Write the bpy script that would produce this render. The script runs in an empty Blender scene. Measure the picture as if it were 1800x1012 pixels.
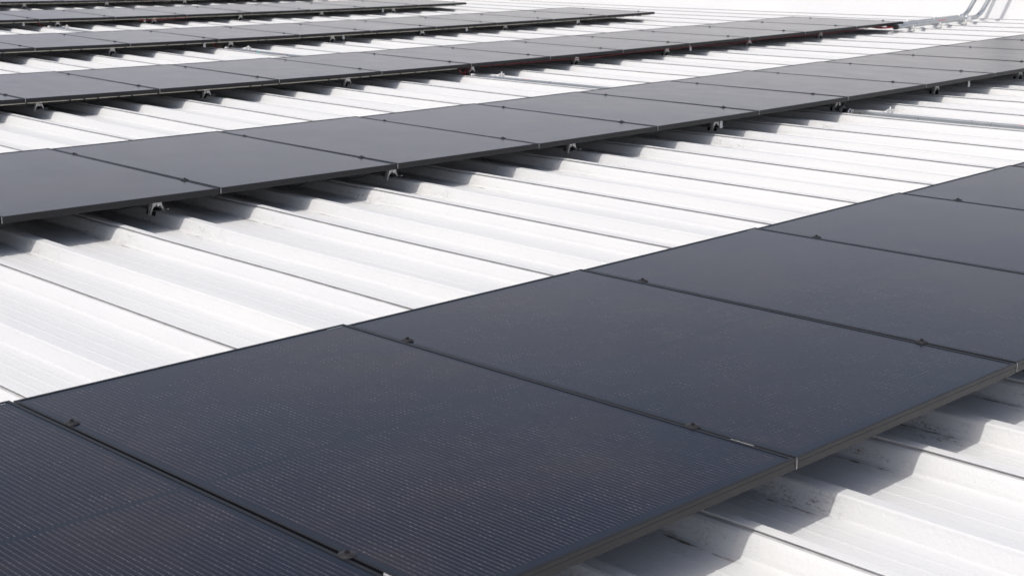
import bpy, bmesh, math, random
from mathutils import Vector, Matrix

random.seed(7)
C = bpy.context.scene.collection
PI = math.pi

# ------------------------------------------------------------------ camera
CAM = Vector((-1.9085, -2.1145, 1.4602))
YAW, PITCH, ROLL = 0.7981, 0.2394, -0.0002
fwd = Vector((math.cos(YAW) * math.cos(PITCH), math.sin(YAW) * math.cos(PITCH), -math.sin(PITCH)))
rt = Vector((math.sin(YAW), -math.cos(YAW), 0))
up = rt.cross(fwd)
cd = bpy.data.cameras.new('camera')
cam = bpy.data.objects.new('camera', cd)
C.objects.link(cam)
cam.matrix_world = Matrix(((rt.x, up.x, -fwd.x, CAM.x), (rt.y, up.y, -fwd.y, CAM.y), (rt.z, up.z, -fwd.z, CAM.z), (0, 0, 0, 1)))
cd.sensor_width = 36
cd.lens = 2644.15 / 1800 * 36
cd.clip_start = 0.05
cd.clip_end = 3000
cd.dof.use_dof = True
cd.dof.focus_distance = 6.3
cd.dof.aperture_fstop = 9.0
bpy.context.scene.camera = cam

# ------------------------------------------------------------------ light
SUN_EL = math.radians(67)
SUN_DIR = Vector((-math.cos(SUN_EL), -0.004, math.sin(SUN_EL))).normalized()     # towards the sun
w = bpy.data.worlds.new('World')
bpy.context.scene.world = w
w.use_nodes = True
nt = w.node_tree
sky = nt.nodes.new('ShaderNodeTexSky')
sky.sky_type = 'NISHITA'
sky.sun_disc = False
sky.sun_elevation = SUN_EL
sky.sun_rotation = math.atan2(SUN_DIR.x, SUN_DIR.y)
sky.dust_density = 5.0
sky.air_density = 1.0
sky.ozone_density = 1.0
hs = nt.nodes.new('ShaderNodeHueSaturation')
hs.inputs['Saturation'].default_value = .92
nt.links.new(sky.outputs[0], hs.inputs['Color'])
# thin bright cloud low in the sky, thinning out upwards
wtc = nt.nodes.new('ShaderNodeTexCoord')
wsep = nt.nodes.new('ShaderNodeSeparateXYZ')
nt.links.new(wtc.outputs['Generated'], wsep.inputs[0])
wmap = nt.nodes.new('ShaderNodeMapping')
wmap.inputs['Scale'].default_value = (1, 1, 3.2)
nt.links.new(wtc.outputs['Generated'], wmap.inputs[0])
wno = nt.nodes.new('ShaderNodeTexNoise')
wno.inputs['Scale'].default_value = 3.1
wno.inputs['Detail'].default_value = 6
wno.inputs['Roughness'].default_value = .55
nt.links.new(wmap.outputs[0], wno.inputs['Vector'])
wr = nt.nodes.new('ShaderNodeMapRange')
wr.interpolation_type = 'SMOOTHSTEP'
wr.inputs[1].default_value = .34
wr.inputs[2].default_value = .66
nt.links.new(wno.outputs[0], wr.inputs[0])
wh = nt.nodes.new('ShaderNodeMapRange')
wh.interpolation_type = 'SMOOTHSTEP'
wh.inputs[1].default_value = .38
wh.inputs[2].default_value = .10
nt.links.new(wsep.outputs[2], wh.inputs[0])
wm = nt.nodes.new('ShaderNodeMath')
wm.operation = 'MULTIPLY'
nt.links.new(wr.outputs[0], wm.inputs[0])
nt.links.new(wh.outputs[0], wm.inputs[1])
wx = nt.nodes.new('ShaderNodeMix')
wx.data_type = 'RGBA'
wl = nt.nodes.new('ShaderNodeMapRange')
wl.interpolation_type = 'SMOOTHSTEP'
wl.inputs[1].default_value = .31
wl.inputs[2].default_value = .11
wl.inputs[4].default_value = .93
nt.links.new(wsep.outputs[2], wl.inputs[0])
wmx = nt.nodes.new('ShaderNodeMath')
wmx.operation = 'MAXIMUM'
nt.links.new(wm.outputs[0], wmx.inputs[0])
nt.links.new(wl.outputs[0], wmx.inputs[1])
nt.links.new(wmx.outputs[0], wx.inputs[0])
nt.links.new(hs.outputs[0], wx.inputs[6])
wx.inputs[7].default_value = (6.6, 6.6, 7.3, 1)
# added boost: sky behind the camera scaled up to fill shade under the panels
wb = nt.nodes.new('ShaderNodeMapRange')
wb.interpolation_type = 'SMOOTHSTEP'
wb.inputs[1].default_value = .1
wb.inputs[2].default_value = -.7
wb.inputs[3].default_value = 1.0
wb.inputs[4].default_value = 1.6
nt.links.new(wsep.outputs[1], wb.inputs[0])
wv = nt.nodes.new('ShaderNodeVectorMath')
wv.operation = 'SCALE'
nt.links.new(wx.outputs[2], wv.inputs[0])
nt.links.new(wb.outputs[0], wv.inputs['Scale'])
nt.links.new(wv.outputs[0], nt.nodes['Background'].inputs[0])
nt.nodes['Background'].inputs[1].default_value = 0.122
ld = bpy.data.lights.new('sun', 'SUN')
ld.energy = 2.4
ld.angle = math.radians(0.53)
ld.color = (1.0, 0.975, 0.925)
sun = bpy.data.objects.new('sun', ld)
C.objects.link(sun)
sun.rotation_euler = SUN_DIR.to_track_quat('Z', 'Y').to_euler()
vs = bpy.context.scene.view_settings
vs.view_transform = 'Standard'
vs.look = 'None'
vs.gamma = 1
vs.exposure = -0.14

# ------------------------------------------------------------------ layout of the roof (metres)
RX0, RP = 0.9965, 0.7821           # first seam and distance between seams
PW = 1.154                         # distance from panel to panel along a row
PL = 1.8048                        # panel length
ROWY = [0, 4.3942, 8.7447, 13.0343, 17.3142, 21.3605]
ROWX = [0, 2.3551, 3.4994, 6.9009, 8.0228, 9.4065]
ROWH = [.14, .12, .11, .108, .105, .105]
ROWN = [(-2, 8), (-2, 12), (-1, 11), (-2, 8), (-1, 7), (-1, 6)]   # first and last seam of every row
DX = {(0, 0): .0017, (0, 1): .0033, (0, 2): .0021, (0, 3): -.03, (0, 4): .0104, (1, -1): -.0107, (1, 0): .0008, (1, 1): .0203,
      (1, 2): .0051, (1, 3): -.0084, (1, 4): -.024, (1, 5): -.015, (1, 6): -.0012, (1, 7): .015, (1, 8): 0.0, (1, 9): 0.01,
      (2, 0): -.025, (2, 1): -.0122, (2, 2): .0244, (2, 3): .0331, (2, 4): .0203, (2, 5): -.0127, (2, 6): -.0232, (2, 7): -.0243,
      (2, 8): -.028, (2, 9): -.0165, (2, 10): -.0037, (2, 11): .0162, (3, 0): -.0177, (3, 1): .0016, (3, 2): .03, (3, 3): .01,
      (3, 4): -.01, (3, 5): -.025, (3, 8): -.0234, (4, 0): -.03, (4, 1): -.0084, (4, 2): .0204, (4, 3): .0307, (4, 6): .03, (4, 7): .0085}
RDX = [-.0039, .0025, .014, .0109, .0005, -.0058, -.0121, -.0279, -.0255, .0042, .0193, -.0065, .0253, -.0321, -.0151, -.0071,
       -.0261, -.0185, -.0174, -.0019, .0089, .0106, .0398]


def warp(X, Y, Z=0.0):
    """the roof is not a perfect plane: a few centimetres of sag and skew"""
    u = (X - 4) / 10
    v = (Y - 4) / 10
    a = -.4667 * u * u + .0302 * u ** 3 - .0355 * u ** 4
    b = -.0672 * u * u - .3082 * u * v + .0064 * u * u * v
    z = .1707 * u * u - .0479 * u ** 3 - .2330 * u * v + .0823 * v * v + .0433 * u * u * v
    return Vector((X + a, Y + b, Z + z))


def frame_at(X, Y, Z=0.0):
    """location plus axes along the rows / along the ribs"""
    o = warp(X, Y, Z)
    ex = (warp(X + .3, Y, Z) - warp(X - .3, Y, Z)).normalized()
    ey = warp(X, Y + .3, Z) - warp(X, Y - .3, Z)
    ey = (ey - ex * ey.dot(ex)).normalized()
    ez = ex.cross(ey)
    return Matrix(((ex.x, ey.x, ez.x, o.x), (ex.y, ey.y, ez.y, o.y), (ex.z, ey.z, ez.z, o.z), (0, 0, 0, 1)))


def in_view(p, margin=0.0):
    d = p - CAM
    z = d.dot(fwd)
    if z < .1:
        return False
    x = d.dot(rt) / z * 2644.15
    y = d.dot(up) / z * 2644.15
    return abs(x) < 900 + margin and abs(y) < 506 + margin


# ------------------------------------------------------------------ materials
def mat(name):
    m = bpy.data.materials.new(name)
    m.use_nodes = True
    return m, m.node_tree, m.node_tree.nodes['Principled BSDF']


def nd(t, kind, **kw):
    n = t.nodes.new(kind)
    for k, v in kw.items():
        setattr(n, k, v)
    return n


def math_n(t, op, a, b=None, c=None, clamp=False):
    n = nd(t, 'ShaderNodeMath', operation=op)
    n.use_clamp = clamp
    for i, v in enumerate((a, b, c)):
        if v is None:
            continue
        if isinstance(v, (int, float)):
            n.inputs[i].default_value = v
        else:
            t.links.new(v, n.inputs[i])
    return n.outputs[0]


def noise(t, vec, scale, detail=3, rough=.5, scl=None):
    if scl is not None:
        mp = nd(t, 'ShaderNodeMapping')
        mp.inputs['Scale'].default_value = scl
        t.links.new(vec, mp.inputs[0])
        vec = mp.outputs[0]
    n = nd(t, 'ShaderNodeTexNoise')
    n.inputs['Scale'].default_value = scale
    n.inputs['Detail'].default_value = detail
    n.inputs['Roughness'].default_value = rough
    t.links.new(vec, n.inputs['Vector'])
    return n.outputs[0]


def ramp(t, val, lo, hi):
    n = nd(t, 'ShaderNodeMapRange')
    n.interpolation_type = 'SMOOTHSTEP'
    t.links.new(val, n.inputs[0])
    n.inputs[1].default_value = lo
    n.inputs[2].default_value = hi
    return n.outputs[0]


def mixc(t, fac, a, b):
    n = nd(t, 'ShaderNodeMix', data_type='RGBA')
    if isinstance(fac, (int, float)):
        n.inputs[0].default_value = fac
    else:
        t.links.new(fac, n.inputs[0])
    for i, v in ((6, a), (7, b)):
        if isinstance(v, tuple):
            n.inputs[i].default_value = (*v, 1)
        else:
            t.links.new(v, n.inputs[i])
    return n.outputs[2]


def simple(name, col, rough=.5, metal=0.0, var=.15, nscale=30, bump=0.0, spec=.5):
    m, t, p = mat(name)
    tc = nd(t, 'ShaderNodeTexCoord')
    f = noise(t, tc.outputs['Object'], nscale, 4, .6)
    lo = tuple(max(0, c * (1 - var)) for c in col)
    hi = tuple(min(1, c * (1 + var)) for c in col)
    t.links.new(mixc(t, f, lo, hi), p.inputs['Base Color'])
    p.inputs['Metallic'].default_value = metal
    t.links.new(math_n(t, 'MULTIPLY_ADD', f, .2, rough - .1), p.inputs['Roughness'])
    p.inputs['Specular IOR Level'].default_value = spec
    if bump:
        b = nd(t, 'ShaderNodeBump')
        b.inputs['Strength'].default_value = bump
        b.inputs['Distance'].default_value = .002
        t.links.new(noise(t, tc.outputs['Object'], nscale * 5, 3), b.inputs['Height'])
        t.links.new(b.outputs[0], p.inputs['Normal'])
    return m


# white coated roof sheet: thick roller-applied coating, dirt along the foot of the ribs
def roof_material(name, dirt=True):
    m, t, p = mat(name)
    uv = nd(t, 'ShaderNodeUVMap')
    sep = nd(t, 'ShaderNodeSeparateXYZ')
    t.links.new(uv.outputs[0], sep.inputs[0])
    geo = nd(t, 'ShaderNodeNewGeometry')
    pos = geo.outputs['Position']
    cloud = noise(t, pos, 1.1, 5, .6, (1.6, .5, 1))
    fine = noise(t, pos, 9, 4, .65, (1.5, .6, 1))
    base = mixc(t, ramp(t, cloud, .3, .75), (.635, .64, .64), (.68, .683, .672))
    base = mixc(t, math_n(t, 'MULTIPLY', ramp(t, fine, .56, .75), .12), base, (.66, .655, .64))
    streak = noise(t, pos, 1.0, 5, .7, (26, .5, 1))
    base = mixc(t, math_n(t, 'MULTIPLY', ramp(t, streak, .52, .72), .035), base, (.60, .60, .60))
    if dirt:
        # brown silt where water stands: valley side of each rib foot, patchy
        ph = math_n(t, 'FRACT', sep.outputs[0])
        d1 = math_n(t, 'ABSOLUTE', math_n(t, 'SUBTRACT', ph, .905))
        d2 = math_n(t, 'ABSOLUTE', math_n(t, 'SUBTRACT', ph, .385))
        d = math_n(t, 'MINIMUM', d1, d2)
        near = math_n(t, 'SUBTRACT', 1.0, ramp(t, d, .004, .12))
        line = math_n(t, 'SUBTRACT', 1.0, ramp(t, d, .0, .013))
        patch = ramp(t, noise(t, pos, 2.3, 5, .65, (1.2, .55, 1)), .50, .66)
        grain = ramp(t, noise(t, pos, 150, 4, .8, (1, .45, 1)), .47, .62)
        grain2 = ramp(t, noise(t, pos, 28, 5, .75, (1.3, .35, 1)), .42, .66)
        # more silt in the strip that stays damp at the lower edge of the nearest row
        yb = sep.outputs[1]
        strip = math_n(t, 'MULTIPLY', ramp(t, yb, -.08, .10), math_n(t, 'SUBTRACT', 1.0, ramp(t, yb, .9, 1.6)))
        strip2 = math_n(t, 'MULTIPLY', ramp(t, yb, 3.9, 4.3), math_n(t, 'SUBTRACT', 1.0, ramp(t, yb, 5.2, 6.0)))
        amt = math_n(t, 'MULTIPLY_ADD', math_n(t, 'ADD', strip, math_n(t, 'MULTIPLY', strip2, .6)), 2.0, .05)
        k = math_n(t, 'MULTIPLY', math_n(t, 'MULTIPLY', near, math_n(t, 'MULTIPLY', grain, grain2)), math_n(t, 'MULTIPLY_ADD', patch, .8, .3))
        k = math_n(t, 'MAXIMUM', k, math_n(t, 'MULTIPLY', line, math_n(t, 'MULTIPLY', grain2, .8)))
        k = math_n(t, 'MULTIPLY', k, amt, None, True)
        base = mixc(t, k, base, (.13, .095, .065))
        # pale tan scuffs on the open valleys and a few dark specks
        scuff = ramp(t, noise(t, pos, 2.2, 6, .75, (1, .8, 1)), .66, .74)
        scuff = math_n(t, 'MULTIPLY', scuff, ramp(t, noise(t, pos, 40, 4, .7), .45, .62))
        base = mixc(t, math_n(t, 'MULTIPLY', scuff, .14), base, (.50, .42, .33))
        vo = nd(t, 'ShaderNodeTexVoronoi')
        vo.inputs['Scale'].default_value = 5.5
        t.links.new(pos, vo.inputs['Vector'])
        speck = math_n(t, 'SUBTRACT', 1.0, ramp(t, vo.outputs['Distance'], .012, .03))
        rnd = nd(t, 'ShaderNodeSeparateColor')
        t.links.new(vo.outputs['Color'], rnd.inputs[0])
        speck = math_n(t, 'MULTIPLY', speck, math_n(t, 'GREATER_THAN', rnd.outputs[0], .84))
        base = mixc(t, math_n(t, 'MULTIPLY', speck, .8), base, (.10, .08, .06))
    t.links.new(base, p.inputs['Base Color'])
    p.inputs['Roughness'].default_value = .42
    p.inputs['Specular IOR Level'].default_value = .4
    b = nd(t, 'ShaderNodeBump')
    b.inputs['Strength'].default_value = .6
    b.inputs['Distance'].default_value = .0025
    h = math_n(t, 'ADD', noise(t, pos, 95, 2, .5), math_n(t, 'MULTIPLY', noise(t, pos, 22, 3, .6), .45))
    t.links.new(h, b.inputs['Height'])
    t.links.new(b.outputs[0], p.inputs['Normal'])
    return m


# glass over black cells: hair-thin wires running along the panel, soldering dots, half-cell gap
def cell_material():
    m, t, p = mat('cell_glass')
    tc = nd(t, 'ShaderNodeTexCoord')
    oi = nd(t, 'ShaderNodeObjectInfo')
    sep = nd(t, 'ShaderNodeSeparateXYZ')
    t.links.new(tc.outputs['Object'], sep.inputs[0])
    x, y = sep.outputs[0], sep.outputs[1]
    off = nd(t, 'ShaderNodeVectorMath', operation='ADD')
    t.links.new(tc.outputs['Object'], off.inputs[0])
    comb = nd(t, 'ShaderNodeCombineXYZ')
    t.links.new(math_n(t, 'MULTIPLY', oi.outputs['Random'], 37.0), comb.inputs[2])
    t.links.new(comb.outputs[0], off.inputs[1])
    vec = off.outputs[0]
    S = .0145
    lx = math_n(t, 'DIVIDE', x, S)
    fr = math_n(t, 'ABSOLUTE', math_n(t, 'SUBTRACT', math_n(t, 'FRACT', lx), .5))
    wire = math_n(t, 'SUBTRACT', 1.0, ramp(t, fr, .05, .12))
    # every wire flickers along its length, soldering dots every 18 mm
    cell = nd(t, 'ShaderNodeCombineXYZ')
    t.links.new(math_n(t, 'MULTIPLY', math_n(t, 'FLOOR', lx), 7.31), cell.inputs[0])
    t.links.new(math_n(t, 'MULTIPLY', y, 22), cell.inputs[1])
    t.links.new(math_n(t, 'MULTIPLY', oi.outputs['Random'], 91.0), cell.inputs[2])
    fl = noise(t, cell.outputs[0], 1.0, 2, .6)
    dots = math_n(t, 'ABSOLUTE', math_n(t, 'SUBTRACT', math_n(t, 'FRACT', math_n(t, 'DIVIDE', y, .0182)), .5))
    dots = math_n(t, 'SUBTRACT', 1.0, ramp(t, dots, .12, .24))
    clus = ramp(t, noise(t, vec, 9, 5, .75, (.8, 1.2, 1)), .46, .62)
    bright = math_n(t, 'MULTIPLY_ADD', ramp(t, fl, .35, .75), .16, .40)
    bright = math_n(t, 'MULTIPLY_ADD', math_n(t, 'MULTIPLY', dots, ramp(t, fl, .40, .60)), math_n(t, 'MULTIPLY_ADD', clus, .75, .15), bright)
    # margins of the laminate without cells
    ax = math_n(t, 'ABSOLUTE', math_n(t, 'SUBTRACT', x, .572))
    ay = math_n(t, 'ABSOLUTE', math_n(t, 'SUBTRACT', y, .9024))
    inner = math_n(t, 'MULTIPLY', math_n(t, 'LESS_THAN', ax, .548), math_n(t, 'MULTIPLY', math_n(t, 'LESS_THAN', ay, .866), math_n(t, 'GREATER_THAN', ay, .009)))
    # thin gaps between half cells
    gx = math_n(t, 'ABSOLUTE', math_n(t, 'SUBTRACT', math_n(t, 'FRACT', math_n(t, 'DIVIDE', math_n(t, 'ADD', x, .003), .183)), .5))
    gy = math_n(t, 'ABSOLUTE', math_n(t, 'SUBTRACT', math_n(t, 'FRACT', math_n(t, 'DIVIDE', math_n(t, 'SUBTRACT', ay, .009), .0952)), .5))
    gap = math_n(t, 'MAXIMUM', math_n(t, 'GREATER_THAN', gx, .492), math_n(t, 'GREATER_THAN', gy, .487))
    big = noise(t, vec, 1.5, 4, .6)
    tone = noise(t, vec, 5.0, 4, .6, (1, .6, 1))
    c = mixc(t, ramp(t, big, .35, .68), (.005, .007, .016), (.016, .0115, .014))
    # cell to cell tone differences
    cellid = nd(t, 'ShaderNodeCombineXYZ')
    t.links.new(math_n(t, 'FLOOR', math_n(t, 'DIVIDE', math_n(t, 'ADD', x, .0945), .183)), cellid.inputs[0])
    t.links.new(math_n(t, 'FLOOR', math_n(t, 'DIVIDE', y, .0952)), cellid.inputs[1])
    t.links.new(math_n(t, 'MULTIPLY', oi.outputs['Random'], 50), cellid.inputs[2])
    wn = nd(t, 'ShaderNodeTexWhiteNoise')
    t.links.new(cellid.outputs[0], wn.inputs[0])
    c = mixc(t, math_n(t, 'MULTIPLY', wn.outputs[0], .55), c, (.007, .007, .016))
    c = mixc(t, math_n(t, 'MULTIPLY', gap, .75), c, (.006, .006, .009))
    c = mixc(t, math_n(t, 'MULTIPLY', math_n(t, 'MULTIPLY', wire, bright), .42), c, (.225, .215, .225))
    c = mixc(t, inner, (.009, .012, .020), c)
    # thin film of dust, washed into arcs
    dn = noise(t, vec, 3.2, 6, .7, (1, .8, 1))
    dust = math_n(t, 'MULTIPLY_ADD', ramp(t, dn, .42, .75), .012, .009)
    c = mixc(t, dust, c, (.42, .38, .34))
    sp = ramp(t, noise(t, vec, 90, 2, .5), .76, .82)
    c = mixc(t, math_n(t, 'MULTIPLY', sp, .30), c, (.45, .40, .36))
    t.links.new(c, p.inputs['Base Color'])
    t.links.new(math_n(t, 'MULTIPLY_ADD', tone, .06, .16), p.inputs['Roughness'])
    p.inputs['IOR'].default_value = 1.37
    p.inputs['Specular IOR Level'].default_value = .5
    b = nd(t, 'ShaderNodeBump')
    b.inputs['Strength'].default_value = .10
    b.inputs['Distance'].default_value = .001
    t.links.new(math_n(t, 'ADD', noise(t, vec, 60, 2), math_n(t, 'MULTIPLY', noise(t, vec, 4, 2), 2.0)), b.inputs['Height'])
    t.links.new(b.outputs[0], p.inputs['Normal'])
    return m


M_ROOF = roof_material('white_roof_coating')
M_WALL = roof_material('white_wall_sheet', False)
M_SEAMSHADE = simple('painted_seam_shadow', (.46, .46, .46), .8, 0, .35, 14)  # grey put into the colour for the shadow line under the seam lip
M_GLASS = cell_material()
M_FRAME = simple('black_anodised_frame', (.0096, .0096, .0118), .36, .0, .25, 12, .1, .32)
M_FRAMED = simple('frame_groove', (.018, .017, .017), .5, 0, .2, 12)
M_ALU = simple('bare_aluminium', (.80, .80, .80), .38, 1.0, .08, 60)
M_CLAMP = simple('black_clamp', (.020, .019, .020), .45, .0, .3, 200, .2, .3)
M_BRKT = simple('cast_aluminium', (.80, .79, .76), .40, .5, .2, 120, .3)
M_RUBBER = simple('black_rubber', (.012, .012, .012), .7, 0, .3, 90)
M_STEEL = simple('galvanised_steel', (.40, .42, .43), .30, .65, .12, 12, 0)
M_TAG = simple('grey_plate', (.42, .43, .44), .5, .4, .15, 40)
M_WHITE = simple('white_label', (.80, .80, .82), .5, 0, .05, 90)
M_RED = simple('red_cable', (.20, .012, .015), .5, 0, .25, 60)
M_REDINK = simple('red_print', (.75, .10, .09), .5, 0, .2, 160)
M_CREAM = simple('cream_cable', (.55, .51, .40), .5, 0, .3, 30)
M_BLACK = simple('black_cable', (.012, .012, .013), .5, 0, .2, 50)
M_TEAL = simple('teal_sticker', (.05, .38, .36), .5, 0, .2, 60)
M_GROUND = simple('asphalt_ground', (.07, .07, .068), .9, 0, .3, .6)
M_CLAD = simple('grey_cladding', (.45, .45, .46), .6, 0, .08, .8)


# ------------------------------------------------------------------ object helpers
def link(name, me, parent=None, mats=()):
    o = bpy.data.objects.new(name, me)
    C.objects.link(o)
    if me is not None:
        for m in mats:
            me.materials.append(m)
    if parent:
        o.parent = parent
    return o


def thing(name, label, cat, mtx=None, group=None):
    o = bpy.data.objects.new(name, None)
    C.objects.link(o)
    o.empty_display_size = .05
    if mtx is not None:
        o.matrix_world = mtx
    settag(o, label, cat, group)
    return o


def settag(o, label, cat, group=None):
    o['label'] = label
    o['category'] = cat
    if group:
        o['group'] = group


def bm_mesh(bm, name, smooth=False):
    me = bpy.data.meshes.new(name)
    bm.normal_update()
    bm.to_mesh(me)
    bm.free()
    if smooth:
        for f in me.polygons:
            f.use_smooth = True
    return me


def add_box(bm, c, s, rot=None, mi=0):
    r = bmesh.ops.create_cube(bm, size=1)
    M = Matrix.Translation(c) @ (rot or Matrix()) @ Matrix.Diagonal((*s, 1))
    bmesh.ops.transform(bm, matrix=M, verts=r['verts'])
    for f in {f for v in r['verts'] for f in v.link_faces}:
        f.material_index = mi
    return r['verts']


def bevel_all(bm, w, seg=2):
    bmesh.ops.bevel(bm, geom=list(bm.edges), offset=w, segments=seg, affect='EDGES', profile=.6)


def add_tube(bm, pts, r, seg=12, mi=0, caps=True):
    pts = [Vector(p) for p in pts]
    rings = []
    prev = None
    for i, p in enumerate(pts):
        a = pts[max(i - 1, 0)]
        b = pts[min(i + 1, len(pts) - 1)]
        d = (b - a).normalized()
        if prev is None:
            n = d.orthogonal().normalized()
        else:
            n = (prev - d * prev.dot(d)).normalized()
        prev = n
        s = d.cross(n)
        rr = r[i] if isinstance(r, (list, tuple)) else r
        rings.append([bm.verts.new(p + (n * math.cos(2 * PI * k / seg) + s * math.sin(2 * PI * k / seg)) * rr) for k in range(seg)])
    for a, b in zip(rings, rings[1:]):
        for k in range(seg):
            f = bm.faces.new((a[k], a[(k + 1) % seg], b[(k + 1) % seg], b[k]))
            f.material_index = mi
            f.smooth = True
    if caps:
        bm.faces.new(rings[0][::-1]).material_index = mi
        bm.faces.new(rings[-1]).material_index = mi


def add_prism(bm, prof, y0, y1, mi=0):
    """closed outline in X-Z extruded along Y"""
    a = [bm.verts.new((x, y0, z)) for x, z in prof]
    b = [bm.verts.new((x, y1, z)) for x, z in prof]
    n = len(prof)
    fs = [bm.faces.new(a), bm.faces.new(b[::-1])]
    for i in range(n):
        fs.append(bm.faces.new((a[i], b[i], b[(i + 1) % n], a[(i + 1) % n])))
    for f in fs:
        f.material_index = mi


# ------------------------------------------------------------------ ground and building far below (only seen from elsewhere)
bm = bmesh.new()
bmesh.ops.create_grid(bm, x_segments=2, y_segments=2, size=1500)
g = link('ground', bm_mesh(bm, 'ground'), None, [M_GROUND])
g.location.z = -6.5
g['kind'] = 'structure'

# ------------------------------------------------------------------ the roof: sheets with a lapped seam rib and a plain rib per period
D = .065
# (x metres from the seam, z, material of the face that STARTS here)
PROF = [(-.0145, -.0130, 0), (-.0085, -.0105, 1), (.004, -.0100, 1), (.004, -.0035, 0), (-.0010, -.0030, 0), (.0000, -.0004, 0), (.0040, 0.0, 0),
        (.030, 0.0, 0), (.036, -.004, 0), (.040, -.014, 0), (.062, -.048, 0), (.070, -.061, 0), (.080, -D, 0)]


def flute(x):
    return [(x - .009, -D, 0), (x - .003, -D + .0012, 0), (x + .003, -D + .0012, 0), (x + .009, -D, 0)]


for fx in (.145, .205, .265):
    PROF += flute(fx)
PROF += [(.316, -D, 0), (.324, -.062, 0), (.331, -.050, 0), (.347, -.024, 0), (.351, -.016, 0), (.358, -.012, 0),
         (.398, -.012, 0), (.405, -.017, 0), (.425, -.048, 0), (.433, -.061, 0), (.443, -D, 0)]
for fx in (.505, .572, .640):
    PROF += flute(fx)
PROF += [(.703, -D, 0), (.7285, -D + .0015, 0), (.7345, -.058, 0), (.741, -.046, 0), (.7575, -.022, 0), (.7625, -.016, 0)]


def seam_x(k):
    d = RDX[k] if 0 <= k < len(RDX) else (RDX[0] if k < 0 else RDX[-1] * .5)
    return RX0 + RP * k + d


K0, K1 = -12, 23
WALLP = 19.05          # where the ribs end, in roof layout metres
WALLX = warp(WALLP, 9)[0]
Yq = [-9 + .5 * i for i in range(95)]
bm = bmesh.new()
uvl = bm.loops.layers.uv.new('UVMap')
cols = []
for k in range(K0, K1 + 1):
    x0, x1 = seam_x(k), seam_x(k + 1)
    s = (x1 - x0) / RP
    for (px, pz, mi) in PROF:
        X = x0 + px * s
        cols.append((X, pz, mi, k + px / RP))
# stop at the foot of the sloped wall, found on the warped roof
cols = [c for c in cols if warp(c[0], 9)[0] < WALLX + .25]
grid = []
for (X, pz, mi, u) in cols:
    cl = []
    for Y in Yq:
        jx = .0025 * math.sin(Y * 1.7 + u * 3.1) + .0015 * math.sin(Y * 4.3 + u)
        jz = .0012 * math.sin(Y * 2.3 + u * 1.7)
        cl.append(bm.verts.new(warp(X + jx, Y, pz + jz)))
    grid.append(cl)
for i in range(len(cols) - 1):
    for j in range(len(Yq) - 1):
        f = bm.faces.new((grid[i][j], grid[i + 1][j], grid[i + 1][j + 1], grid[i][j + 1]))
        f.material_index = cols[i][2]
        us = (cols[i][3], cols[i + 1][3])
        ys = (Yq[j], Yq[j + 1])
        for l, (a, b) in zip(f.loops, ((0, 0), (1, 0), (1, 1), (0, 1))):
            l[uvl].uv = (us[a] + 20, ys[b])
me = bm_mesh(bm, 'roof')
roof = link('roof', me, None, [M_ROOF, M_SEAMSHADE])
roof['kind'] = 'structure'

# ------------------------------------------------------------------ sloped white wall behind the end of the roof
SL = math.radians(48)
ws = bmesh.new()
uvw = ws.loops.layers.uv.new('UVMap')
wprof = []
t_ = 0.0
wprof.append((-.16, -.066))
wprof.append((-.02, -.064))
wprof.append((0.0, -.052))
for i in range(1, 60):
    s = .05 * i
    dz = .0018 if i % 6 == 3 else 0.0
    wprof.append((s * math.cos(SL) - dz * math.sin(SL), -.052 + s * math.sin(SL) + dz * math.cos(SL)))
topx, topz = wprof[-1]
wprof += [(topx + .05, topz + .02), (topx + 3.0, topz + .02), (topx + 3.0, topz - .2), (topx + .6, -.9), (-.16, -.9)]
rows_ = []
for (px, pz) in wprof:
    rl = []
    for Y in Yq:
        b = warp(WALLP, Y, 0)
        rl.append(ws.verts.new((WALLX + px, b.y, b.z + pz)))
    rows_.append(rl)
for i in range(len(wprof) - 1):
    for j in range(len(Yq) - 1):
        ws.faces.new((rows_[i][j], rows_[i + 1][j], rows_[i + 1][j + 1], rows_[i][j + 1]))
wall = link('sloped_wall', bm_mesh(ws, 'sloped_wall'), None, [M_WALL])
settag(wall, 'smooth white sloped metal wall rising behind the far end of the ribbed roof', 'wall')

# building body under the roof so the sheet does not float
bm = bmesh.new()
add_box(bm, (5.5, 14.5, -3.6), (26.5, 45.0, 5.4))
bw = link('building_walls', bm_mesh(bm, 'building_walls'), None, [M_CLAD])
settag(bw, 'plain grey building walls below the white ribbed roof', 'building')

# ------------------------------------------------------------------ solar panel
FW, FH = PW - .010, .032       # panel width, frame height


def ring(bm, prof, mis):
    """sweep (inset, z) outline round the panel rectangle"""
    loops = []
    for (d, z) in prof:
        loops.append([bm.verts.new(p) for p in ((d, d, z), (FW - d, d, z), (FW - d, PL - d, z), (d, PL - d, z))])
    n = len(prof)
    for i in range(n):
        a, b = loops[i], loops[(i + 1) % n]
        for k in range(4):
            f = bm.faces.new((a[k], b[k], b[(k + 1) % 4], a[(k + 1) % 4]))
            f.material_index = mis[i]


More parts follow.
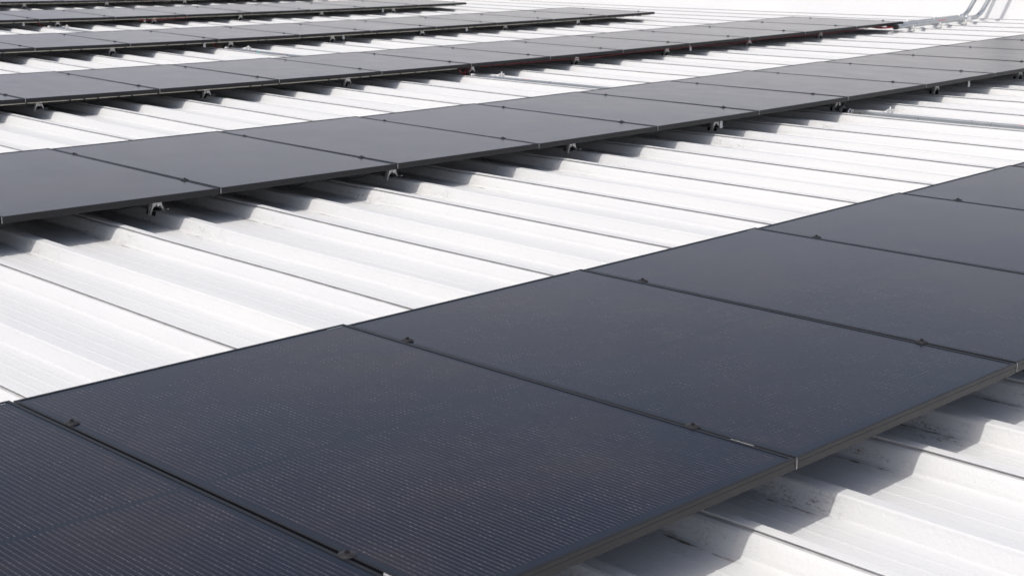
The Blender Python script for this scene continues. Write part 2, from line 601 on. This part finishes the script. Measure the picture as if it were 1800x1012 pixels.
bm = bmesh.new()
fp = [(.0105, -.0006), (.0100, 0), (.0008, 0), (0, -.0008), (0, -.0100), (.0011, -.0106), (.0011, -.0119), (0, -.0132), (0, -FH), (.028, -FH),
      (.028, -FH + .0015), (.0022, -FH + .0015), (.0022, -.0075), (.0105, -.0075)]
ring(bm, fp, [0, 0, 0, 0, 1, 1, 1, 0, 0, 0, 0, 0, 0, 0])
bmesh.ops.recalc_face_normals(bm, faces=bm.faces)
FRAME_ME = bm_mesh(bm, 'frame')
FRAME_ME.materials.append(M_FRAME)
FRAME_ME.materials.append(M_FRAMED)
bm = bmesh.new()
add_box(bm, (FW / 2, PL / 2, -.0045), (FW - .0205, PL - .0205, .0052))
GLASS_ME = bm_mesh(bm, 'glass')
GLASS_ME.materials.append(M_GLASS)
bm = bmesh.new()        # barcode strip under the far corner
add_box(bm, (FW - .048, PL - .0165, -.00165), (.060, .0030, .0008))
LAB_ME = bm_mesh(bm, 'barcode_strip')
LAB_ME.materials.append(M_TAG)
bm = bmesh.new()        # sticker on the side of the frame
add_box(bm, (-.0004, .172, -.0058), (.0008, .075, .0076))
STK_ME = bm_mesh(bm, 'side_sticker')
STK_ME.materials.append(M_WHITE)
bm = bmesh.new()        # bare cut end of the front frame profile
add_box(bm, (-.0009, .0024, -FH / 2), (.0018, .0044, FH - .002))
END_ME = bm_mesh(bm, 'frame_end')
END_ME.materials.append(M_ALU)

ORD = ['first', 'second', 'third', 'fourth', 'fifth', 'sixth', 'seventh', 'eighth', 'ninth', 'tenth', 'eleventh', 'twelfth', 'thirteenth', 'fourteenth', 'fifteenth']
ROWNAME = ['nearest row', 'second row', 'third row', 'fourth row', 'fifth row', 'farthest row']


def seam(row, n):
    ks = sorted(k[1] for k in DX if k[0] == row)
    d = 0.0
    if (row, n) in DX:
        d = DX[(row, n)]
    elif ks:
        lo = [k for k in ks if k < n]
        hi = [k for k in ks if k > n]
        if lo and hi:
            a, b = lo[-1], hi[0]
            d = DX[(row, a)] + (DX[(row, b)] - DX[(row, a)]) * (n - a) / (b - a)
        else:
            d = (DX[(row, lo[-1])] if lo else DX[(row, hi[0])]) * .5
    return ROWX[row] + n * PW + d


def panel_visible(row, n):
    cnt = 0
    a, b = seam(row, n), seam(row, n + 1)
    for i in range(5):
        for j in range(9):
            if in_view(warp(a + (b - a) * (i + .5) / 5, ROWY[row] + PL * (j + .5) / 9, ROWH[row])):
                cnt += 1
    return cnt


panels = {}
for row in range(6):
    n0, n1 = ROWN[row]
    vis = 0
    for n in range(n0, n1):
        xa, xb = seam(row, n), seam(row, n + 1)
        h = ROWH[row]
        p00 = warp(xa, ROWY[row], h)
        p10 = warp(xb, ROWY[row], h)
        p01 = warp(xa, ROWY[row] + PL, h)
        ex = (p10 - p00)
        wid = ex.length
        ex.normalize()
        ey = p01 - p00
        ey = (ey - ex * ey.dot(ex)).normalized()
        ez = ex.cross(ey)
        sx = (wid - .010) / FW
        org = p00 + ex * .005
        org = org + ez * random.uniform(-.0012, .0012)
        M = Matrix(((ex.x * sx, ey.x, ez.x, org.x), (ex.y * sx, ey.y, ez.y, org.y), (ex.z * sx, ey.z, ez.z, org.z), (0, 0, 0, 1)))
        pv = panel_visible(row, n)
        if pv > 0:
            vis += 1
            lab = 'black solar panel, %s from the left in the %s' % (ORD[vis - 1], ROWNAME[row])
        elif vis == 0:
            lab = 'black solar panel of the %s beyond the left edge of the picture' % ROWNAME[row]
        else:
            lab = 'black solar panel of the %s beyond the right edge of the picture' % ROWNAME[row]
        t = thing('solar_panel', lab, 'solar panel', M, 'solar panels mounted in rows on the roof')
        link('frame', FRAME_ME, t)
        link('glass', GLASS_ME, t)
        if row < 3:
            link('barcode_strip', LAB_ME, t)
            if row == 0 and n < 2:
                link('side_sticker', STK_ME, t)
        link('frame_end', END_ME, t)
        panels[(row, n)] = (t, vis, pv)

# ------------------------------------------------------------------ round clamps in the seams
bm = bmesh.new()
prof = [(0, .0062), (.009, .0062), (.0155, .0045), (.0205, .0022), (.0215, .0006), (.0205, .0004), (0, .0004)]
vs_ = []
SEG = 20
rings = []
for r_, z_ in prof[1:-1]:
    rings.append([bm.verts.new((r_ * math.cos(2 * PI * k / SEG), r_ * math.sin(2 * PI * k / SEG), z_)) for k in range(SEG)])
for a, b in zip(rings, rings[1:]):
    for k in range(SEG):
        bm.faces.new((a[k], b[k], b[(k + 1) % SEG], a[(k + 1) % SEG]))
bm.faces.new(rings[0])
bm.faces.new(rings[-1][::-1])
DISC = bm_mesh(bm, 'disc')
DISC.materials.append(M_CLAMP)
bm = bmesh.new()
ro = [bm.verts.new((.0058 * math.cos(PI / 3 * k), .0058 * math.sin(PI / 3 * k), z)) for z in (.0060, .0105) for k in range(6)]
ri = [bm.verts.new((.0035 * math.cos(PI / 3 * k), .0035 * math.sin(PI / 3 * k), z)) for z in (.0105, .0070) for k in range(6)]
for k in range(6):
    k2 = (k + 1) % 6
    bm.faces.new((ro[k], ro[k2], ro[6 + k2], ro[6 + k]))
    bm.faces.new((ro[6 + k], ro[6 + k2], ri[k2], ri[k]))
    bm.faces.new((ri[k], ri[k2], ri[6 + k2], ri[6 + k]))
bm.faces.new(ri[6:][::-1])
BOLT = bm_mesh(bm, 'bolt_head')
BOLT.materials.append(M_CLAMP)
bm = bmesh.new()
add_box(bm, (0, 0, -.018), (.0070, .030, .0360))
STEM = bm_mesh(bm, 'stem')
STEM.materials.append(M_CLAMP)
PORD = ORD
for row in range(6):
    n0, n1 = ROWN[row]
    seen = {.325: 0, 1.50: 0}
    for n in range(n0, n1 + 1):
        for v in (.325, 1.50):
            X = seam(row, n)
            end = n in (n1,)
            if n == n0:
                continue
            M = frame_at(X + (-.006 if end else 0), ROWY[row] + v + random.uniform(-.008, .008), ROWH[row])
            if not in_view(M.translation, 6):
                continue
            seen[v] += 1
            lab = 'small round black clamp, %s from the left along the %s edge of the %s' % (
                ORD[seen[v] - 1], 'near' if v < 1 else 'far', ROWNAME[row])
            t = thing('panel_clamp', lab, 'clamp', M @ Matrix.Rotation(random.uniform(0, 1), 4, 'Z'), 'round clamps in the seams between panels')
            link('disc', DISC, t)
            link('bolt_head', BOLT, t)
            if not end:
                st = link('stem', STEM, t)
                st.rotation_euler.z = 0

# ------------------------------------------------------------------ rails under the panels
RAILC = {}
for row in range(6):
    n0, n1 = ROWN[row]
    for v, word in ((.325, 'near'), (1.50, 'far')):
        xa, xb = seam(row, n0) + .02, seam(row, n1) + .03
        zt = ROWH[row] - FH - .0012
        zb = zt - .034
        bm = bmesh.new()
        secs = [(-.017, zt), (-.006, zt), (-.006, zt - .008), (.006, zt - .008), (.006, zt), (.017, zt), (.017, zb), (-.017, zb)]
        rl = []
        N = 24
        for i in range(N + 1):
            X = xa + (xb - xa) * i / N
            rl.append([bm.verts.new(warp(X, ROWY[row] + v + dy, z)) for dy, z in secs])
        for a, b in zip(rl, rl[1:]):
            for k in range(8):
                bm.faces.new((a[k], a[(k + 1) % 8], b[(k + 1) % 8], b[k]))
        bm.faces.new(rl[0])
        bm.faces.new(rl[-1][::-1])
        bmesh.ops.recalc_face_normals(bm, faces=bm.faces)
        o = link('mounting_rail', bm_mesh(bm, 'mounting_rail'), None, [M_CLAMP])
        settag(o, 'black rail running under the %s edge of the panels of the %s' % (word, ROWNAME[row]), 'rail', 'rails under the solar panels')

# ------------------------------------------------------------------ cast brackets straddling every second plain rib
def bracket_mesh(hh):
    """A-shaped casting seen from the rib ends, two prongs up to the panels; rib crest at z = 0"""
    bm = bmesh.new()
    out = [(-.030, -.016), (-.026, .004), (-.020, .026), (-.015, hh - .016), (-.014, hh), (-.0075, hh), (-.0065, hh - .020), (0, hh - .030),
           (.0065, hh - .020), (.0075, hh), (.014, hh), (.015, hh - .016), (.020, .026), (.026, .004), (.030, -.016), (.0235, -.016),
           (.0195, .006), (.012, .020), (0, .026), (-.012, .020), (-.0195, .006), (-.0235, -.016)]
    out = [(x * (1.45 if z < hh - .02 else 1.25), z - (.006 if z < -.01 else 0)) for x, z in out]
    add_prism(bm, out, -.014, .014)
    bmesh.ops.recalc_face_normals(bm, faces=bm.faces)
    bmesh.ops.bevel(bm, geom=[e for e in bm.edges if abs(e.verts[0].co.y - e.verts[1].co.y) < 1e-5], offset=.0012, segments=1, affect='EDGES')
    return bm_mesh(bm, 'bracket_body')


bm = bmesh.new()
add_box(bm, (-.030, 0, -.012), (.007, .082, .024), Matrix.Rotation(math.radians(22), 4, 'Y'))
add_box(bm, (.030, 0, -.012), (.007, .082, .024), Matrix.Rotation(math.radians(-22), 4, 'Y'))
bevel_all(bm, .001, 1)
add_box(bm, (0, 0, .0035), (.034, .060, .006))
PAD_ME = bm_mesh(bm, 'rubber_pad')
PAD_ME.materials.append(M_RUBBER)
bm = bmesh.new()
add_tube(bm, [(-.038, .0, .022), (.038, .0, .022)], .0035, 8)
add_tube(bm, [(-.030, .0, .022), (-.0235, .0, .022)], .0075, 6)
add_tube(bm, [(.0235, .0, .022), (.030, .0, .022)], .0075, 6)
add_tube(bm, [(0, -.0225, .027), (0, -.016, .027)], .006, 6)
BB_ME = bm_mesh(bm, 'bolt')
BB_ME.materials.append(M_ALU)
bm = bmesh.new()
add_tube(bm, [(.032, -.018, -.006), (.046, -.036, .004), (.052, -.040, .004)], [.0022, .0035, .0045], 7)
TIP_ME = bm_mesh(bm, 'screw_end')
TIP_ME.materials.append(M_ALU)
BRK = {}
for row in range(6):
    hh = ROWH[row] - FH - .0015 + .012
    me = bracket_mesh(hh)
    me.materials.append(M_BRKT)
    cnt = 0
    x_end = seam(row, ROWN[row][1])
    for k in range(-5, 22, 2):
        X = seam_x(k) + .378
        if X > x_end - .02 or X < seam(row, ROWN[row][0]):
            continue
        for v in ((.300, 'near'), (1.475, 'far')):
            M = frame_at(X, ROWY[row] + v[0], -.012)
            vis = in_view(M.translation) and v[1] == 'near' and not (row == 0 and M.translation.x < 3)
            if row == 0 or v[1] == 'far':
                lab = None
            if vis and row > 0:
                cnt += 1
                lab = 'pale A-shaped cast bracket, %s from the left under the near edge of the %s' % (ORD[cnt - 1], ROWNAME[row])
            else:
                lab = 'pale A-shaped cast bracket hidden under the %s part of the %s' % (v[1], ROWNAME[row])
            t = thing('roof_bracket', lab, 'bracket', M, 'brackets between the rails and the roof ribs')
            link('bracket_body', me, t)
            link('rubber_pad', PAD_ME, t)
            link('bolt', BB_ME, t)
            link('screw_end', TIP_ME, t)

# ------------------------------------------------------------------ cables along the near edges
def cable(pts, r, m, label, cat='cable', group=None, name='cable', clips=()):
    bm = bmesh.new()
    add_tube(bm, pts, r, 7)
    o = link(name, bm_mesh(bm, name), None, [m])
    settag(o, label, cat, group)
    for (a, b) in clips:
        bm = bmesh.new()
        add_tube(bm, [a, b], r * 1.9, 8)
        link('cable_clip', bm_mesh(bm, 'cable_clip'), o, [M_BLACK])
    return o


def edge_run(row, xa, xb, m, r, label, sag=.0, clipstep=.28, dz=0.0, dy=.006, name='cable'):
    pts = []
    n = max(8, int((xb - xa) / .06))
    z0 = ROWH[row] - FH - r - .0008 + dz
    ph = random.uniform(0, 6)
    for i in range(n + 1):
        X = xa + (xb - xa) * i / n
        s = abs(math.sin(X * 1.36 + ph)) ** 2 * sag + sag * .4 * (math.sin(X * 5.1 + ph) * .5 + .5)
        pts.append(warp(X, ROWY[row] + dy, z0 - s))
    clips = []
    X = xa + .2
    while X < xb - .1:
        i = int((X - xa) / (xb - xa) * n)
        c = pts[i]
        d = (pts[i + 1] - pts[i]).normalized() * .008
        clips.append((c - d, c + d))
        X += clipstep * random.choice((.35, .8, 1.3, 2.0, .5))
    return cable(pts, r, m, label, clips=clips, name=name)


G = 'cables clipped along the near edges of the rows'
o = edge_run(2, 2.4, 7.95, M_CREAM, .0032, 'cream cable clipped under the left half of the near edge of the third row', .0008)
o['group'] = G
o = edge_run(2, 8.25, 15.9, M_RED, .0029, 'red cable sagging under the right half of the near edge of the third row', .010, .5)
o['group'] = G
o = edge_run(3, 5.2, 16.0, M_CREAM, .0042, 'cream cable clipped under the near edge of the fourth row', .001)
o['group'] = G
o = edge_run(4, 7.2, 16.0, M_CREAM, .0042, 'cream cable clipped under the near edge of the fifth row', .001)
o['group'] = G
o = edge_run(5, 8.6, 16.2, M_CREAM, .0042, 'cream cable clipped under the near edge of the farthest row', .001)
o['group'] = G
o = edge_run(4, 9.55, 10.4, M_RED, .0050, 'short red cable hanging under the near edge of the fifth row', .014, .6, -.006)
o['group'] = G


def hang(row, xa, xb, depth, label, m=M_BLACK, r=.0022, y0=.16):
    pts = []
    for i in range(17):
        s = i / 16
        X = xa + (xb - xa) * s
        z = ROWH[row] - FH - .004 - depth * 4 * s * (1 - s)
        pts.append(warp(X, ROWY[row] + y0 + .10 * math.sin(3 * s), z))
    o = cable(pts, r, m, label, name='hanging_wire')
    o['group'] = 'thin wires hanging under the panels'


hang(1, 2.75, 3.15, .070, 'thin black wire looping down under the second row left of its second bracket')
hang(1, 3.30, 3.70, .085, 'thin black wire crossing the dark gap beside the second bracket of the second row', y0=.24)
hang(1, 3.10, 3.62, .080, 'thin black wire hanging lowest in the gap beside the second bracket of the second row', y0=.30)
hang(1, 1.75, 2.10, .060, 'thin black wire hanging under the leftmost whole panel of the second row')
hang(1, 5.2, 5.6, .050, 'thin black wire hanging under the third seam of the second row')
hang(2, 3.6, 4.15, .060, 'thin black wire looping at the left end of the third row')
hang(2, 4.9, 5.4, .050, 'thin black wire looping between the first two brackets of the third row')

# ------------------------------------------------------------------ small grey plates hanging from the near rail
def plate(row, X, k, label, w_=.030, h_=.055):
    bm = bmesh.new()
    add_box(bm, (0, 0, -h_ / 2), (w_, .003, h_))
    add_box(bm, (0, .007, -.0015), (w_, .014, .003))
    bevel_all(bm, .0006, 1)
    M = frame_at(X, ROWY[row] + .035, ROWH[row] - FH - .001)
    o = link('hanging_plate', bm_mesh(bm, 'hanging_plate'), None, [M_TAG])
    o.matrix_world = M
    settag(o, label, 'plate', 'small grey plates hanging under the near edges')


for row, X, lab in ((1, 10.06, 'small grey plate hanging under the second row right of its white pipe'),
                    (1, 6.55, 'small grey plate hanging under the second row left of its white pipe'),
                    (2, 11.62, 'small grey plate hanging under the near edge of the third row'),
                    (3, 7.88, 'small grey plate beside the pipe under the fourth row'),
                    (3, 9.95, 'small grey plate under the fourth row above the left part of the third row'),
                    (3, 12.1, 'small grey plate close to a bracket in the middle of the fourth row'),
                    (3, 14.35, 'small grey plate under the right end of the fourth row'),
                    (4, 7.78, 'leftmost small grey plate under the fifth row'),
                    (4, 9.66, 'small grey plate beside the red cable of the fifth row'),
                    (4, 14.2, 'small grey plate under the right end of the fifth row')):
    plate(row, X, 0, lab)

# ------------------------------------------------------------------ steel pipes lying in the valleys between the rows
PR = .0165


def pipe_strap(parent_label, M, rad, group):
    t = thing('pipe_strap', parent_label, 'strap', M, group)
    bm = bmesh.new()
    N = 14
    ro, ri = rad + .003, rad + .0002
    pr = []
    for i in range(N + 1):
        a = -.25 * PI + 1.5 * PI * i / N
        pr.append((ro * math.cos(a), ro * math.sin(a)))
    for i in range(N, -1, -1):
        a = -.25 * PI + 1.5 * PI * i / N
        pr.append((ri * math.cos(a), ri * math.sin(a)))
    add_prism(bm, pr, -.011, .011)
    bmesh.ops.recalc_face_normals(bm, faces=bm.faces)
    link('band', bm_mesh(bm, 'band'), t, [M_ALU])
    return t


def valley_pipe(row, ya, yb, where, red, xf=(9.20, 9.24), teal=False):
    t = thing('steel_pipe', 'galvanised steel pipe lying in the roof valley %s' % where, 'pipe', Matrix.Translation(warp(RX0 + RP * xf[0], ya, 0)), 'steel pipes lying in the roof valleys')
    base = t.matrix_world.translation.copy()
    bm = bmesh.new()
    pts = []
    n = 14
    for i in range(n + 1):
        s = i / n
        pts.append(warp(RX0 + RP * (xf[0] + (xf[1] - xf[0]) * s), ya + (yb - ya) * s, -.004) - base)
    add_tube(bm, pts, PR, 20)
    link('tube', bm_mesh(bm, 'tube'), t, [M_STEEL])
    d = (pts[1] - pts[0]).normalized()
    p0 = pts[0]
    bm = bmesh.new()
    add_tube(bm, [p0 - d * .012, p0 + d * .010], PR * 1.28, 20)
    add_tube(bm, [p0 + d * .026, p0 + d * .034], PR * 1.22, 20)
    link('ring', bm_mesh(bm, 'ring'), t, [M_ALU])
    bm = bmesh.new()
    add_tube(bm, [p0 - d * .050, p0 - d * .014], PR * 1.30, 8)
    link('gland', bm_mesh(bm, 'gland'), t, [M_BLACK])
    if red is not None:
        i = int(red * n)
        a = pts[i]
        dd = (pts[i + 1] - pts[i]).normalized()
        bm = bmesh.new()
        for j in range(7):          # unreadable printed marks in a strip on top of the tube
            ln = .010
            c = a + dd * (j * .017)
            nrm = Vector((-.35, 0, .94)).normalized()
            Mx = Matrix.Translation(c + nrm * (PR - .0002))
            add_box(bm, c + nrm * PR, (.006, ln + (.005 if j % 2 else 0), .0016), Matrix.Rotation(math.atan2(-dd.x, dd.y), 4, 'Z'))
        link('printed_mark', bm_mesh(bm, 'printed_mark'), t, [M_REDINK])
    if teal:
        a = pts[3]
        bm = bmesh.new()
        dd = (pts[4] - pts[3]).normalized()
        add_tube(bm, [a, a + dd * .03], PR * 1.03, 16)
        link('sticker', bm_mesh(bm, 'sticker'), t, [M_TEAL])
    # strap bracket standing on the plain rib beside the tube
    ys = ya - .30
    M = frame_at(RX0 + RP * (xf[0] + .01), ys, -.004)
    st = pipe_strap('bright metal strap holding the pipe %s' % where, M, PR, 'straps holding the steel pipes')
    bm = bmesh.new()
    for sx_ in (.078, .118):
        add_box(bm, (sx_, 0, .012), (.006, .034, .034), Matrix.Rotation(math.radians(14 if sx_ < .1 else -14), 4, 'Y'))
    add_box(bm, (.098, 0, .030), (.044, .034, .006))
    add_tube(bm, [(.020, 0, .018), (.098, 0, .036)], .004, 8)
    add_tube(bm, [(.098, 0, .03), (.098, 0, .050)], .006, 6)
    bmesh.ops.recalc_face_normals(bm, faces=bm.faces)
    link('strap_bracket', bm_mesh(bm, 'strap_bracket'), st, [M_BRKT])


valley_pipe(1, 4.43, 1.1, 'between the nearest and second rows', .46)
valley_pipe(2, 8.72, 5.5, 'between the second and third rows', .28, (9.12, 9.20))
valley_pipe(3, 13.02, 10.0, 'between the third and fourth rows', .40, (9.14, 9.18), True)
valley_pipe(4, 17.28, 14.4, 'between the fourth and fifth rows', None, (9.10, 9.14))

# feeds from the rows into the pipes
def drop(row, ya, m, label, nn, xf=9.12, r=.0042):
    bm = bmesh.new()
    for j in range(nn):
        e = warp(RX0 + RP * xf, ya + .045, .000)
        s = warp(RX0 + RP * xf - .10 + .10 * j, ROWY[row] + .03 + .02 * j, ROWH[row] - FH - .006)
        c1 = s + Vector((.02, 0, -.05))
        c2 = e + Vector((0, .10, .02))
        pts = []
        for i in range(13):
            t_ = i / 12
            pts.append(s * (1 - t_) ** 3 + c1 * 3 * t_ * (1 - t_) ** 2 + c2 * 3 * t_ * t_ * (1 - t_) + e * t_ ** 3)
        add_tube(bm, pts, r, 7)
    o = link('feed_cable', bm_mesh(bm, 'feed_cable'), None, [m])
    settag(o, label, 'cable', 'cables dropping from the rows into the pipes')


drop(1, 4.43, M_BLACK, 'black cables dropping from the second row into its pipe', 2)
drop(2, 8.72, M_RED, 'pair of red cables dropping from the third row into its pipe', 3, 9.08)
drop(3, 13.02, M_RED, 'red cable dropping from the fourth row into its pipe', 1, 9.08)
drop(4, 17.28, M_RED, 'red cable dropping from the fifth row into its pipe', 1, 9.06)

# ------------------------------------------------------------------ two pipes from the third row to the sloped wall
PC = .030


def wall_pipe(Y0, Y1, xs, xbend, label, couple, red):
    t = thing('wall_pipe', label, 'pipe', Matrix.Translation(warp(xs, Y0, 0)), 'steel pipes climbing the sloped wall')
    base = t.matrix_world.translation.copy()
    pts = []
    for i in range(13):
        s = i / 12
        pts.append(warp(xs + (xbend - xs) * s, Y0 + (Y1 - Y0) * s, .062) - base)
    d0 = (pts[-1] - pts[-2]).normalized()
    R_ = .42
    a1 = math.radians(42)
    e = pts[-1].copy()
    for i in range(1, 11):
        a = a1 * i / 10
        pts.append(e + d0 * (R_ * math.sin(a)) + Vector((0, 0, R_ * (1 - math.cos(a)))))
    dirn = Vector((d0.x * math.cos(a1), d0.y * math.cos(a1), math.sin(a1)))
    for i in range(1, 12):
        pts.append(pts[22] + dirn * (.14 * i))
    bm = bmesh.new()
    add_tube(bm, pts, PC, 22)
    link('tube', bm_mesh(bm, 'tube'), t, [M_STEEL])
    for (i, dd) in ((couple, .03), (24, .03)):
        d = (pts[i + 1] - pts[i]).normalized()
        c = pts[i]
        bm = bmesh.new()
        add_tube(bm, [c - d * .055, c - d * .045, c + d * .045, c + d * .055], [PC * 1.05, PC * 1.22, PC * 1.22, PC * 1.05], 22)
        for s_ in (-.03, .03):
            q = c + d * s_
            add_tube(bm, [q + Vector((0, 0, PC)), q + Vector((0, 0, PC + .018))], .007, 6)
        link('coupling', bm_mesh(bm, 'coupling'), t, [M_ALU])
    d = (pts[1] - pts[0]).normalized()
    bm = bmesh.new()
    add_tube(bm, [pts[0] - d * .05, pts[0] + d * .01], PC * 1.15, 12)
    link('gland', bm_mesh(bm, 'gland'), t, [M_BLACK])
    if red:
        bm = bmesh.new()
        c = pts[6]
        d = (pts[7] - pts[6]).normalized()
        nrm = Vector((0, -.75, .66)).normalized()
        for j in range(7):
            q = c + d * (j * .030) + nrm * PC
            add_box(bm, q, (.020, .004, .010 if j % 3 else .014), Matrix.Rotation(math.atan2(d.y, d.x), 4, 'Z') @ Matrix.Rotation(math.radians(41), 4, 'X'))
        link('printed_mark', bm_mesh(bm, 'printed_mark'), t, [M_REDINK])
    return pts


wall_pipe(8.640, 8.750, 15.86, 18.15, 'nearer of the two thick steel pipes bending up the sloped white wall', 11, True)
wall_pipe(8.845, 8.985, 16.05, 18.20, 'farther of the two thick steel pipes bending up the sloped white wall', 12, False)

n_ = 0
for k, lab in ((18, 'first pale strut under the two thick pipes, nearest the third row'), (19, 'middle pale strut clamped under the two thick pipes'),
               (20, 'second last pale strut under the two thick pipes'), (21, 'last pale strut under the two thick pipes before they bend up')):
    X = seam_x(k) + .378
    if warp(X, 8.7)[0] > 18.5:
        continue
    f_ = (X - 15.86) / (18.15 - 15.86)
    if f_ < .08:
        continue
    M = frame_at(X, 8.64 + .11 * f_, -.012)
    t = thing('pipe_support', lab, 'bracket', M, 'struts carrying the two thick pipes')
    bm = bmesh.new()
    out = [(-.030, -.016), (-.024, .010), (-.012, .036), (.012, .036), (.024, .010), (.030, -.016), (.0235, -.016), (.018, .004), (0, .014), (-.018, .004), (-.0235, -.016)]
    add_prism(bm, out, -.060, -.028)
    add_box(bm, (0, .075, .039), (.030, .34, .007))
    bmesh.ops.recalc_face_normals(bm, faces=bm.faces)
    link('strut', bm_mesh(bm, 'strut'), t, [M_BRKT])
    bm = bmesh.new()
    add_tube(bm, [(0, -.050, .036), (0, -.050, .064)], .009, 6)
    add_tube(bm, [(0, .045, .040), (0, .045, .150)], .005, 6)
    add_tube(bm, [(-.03, -.045, .006), (.03, -.045, .006)], .005, 6)
    link('bolt', bm_mesh(bm, 'bolt'), t, [M_ALU])
    bm = bmesh.new()
    add_box(bm, (-.027, -.044, -.014), (.006, .070, .018))
    link('rubber_pad', bm_mesh(bm, 'rubber_pad'), t, [M_RUBBER])

# cables entering the two thick pipes from under the third row
bm = bmesh.new()
for j in range(4):
    s = warp(15.5 + .06 * j, 8.80 + .03 * j, ROWH[2] - FH - .012)
    m_ = warp(15.68, 8.74 + .02 * j, .03 + .008 * j)
    e = warp(15.84, 8.635 + .004 * j, .062)
    pts = []
    for i in range(11):
        t_ = i / 10
        pts.append(s * (1 - t_) ** 2 + m_ * 2 * t_ * (1 - t_) + e * t_ * t_)
    add_tube(bm, pts, .0032, 7)
o = link('feed_cable', bm_mesh(bm, 'feed_cable'), None, [M_RED])
settag(o, 'bundle of red cables leaving the right end of the third row into the thick pipe', 'cable', 'cables dropping from the rows into the pipes')
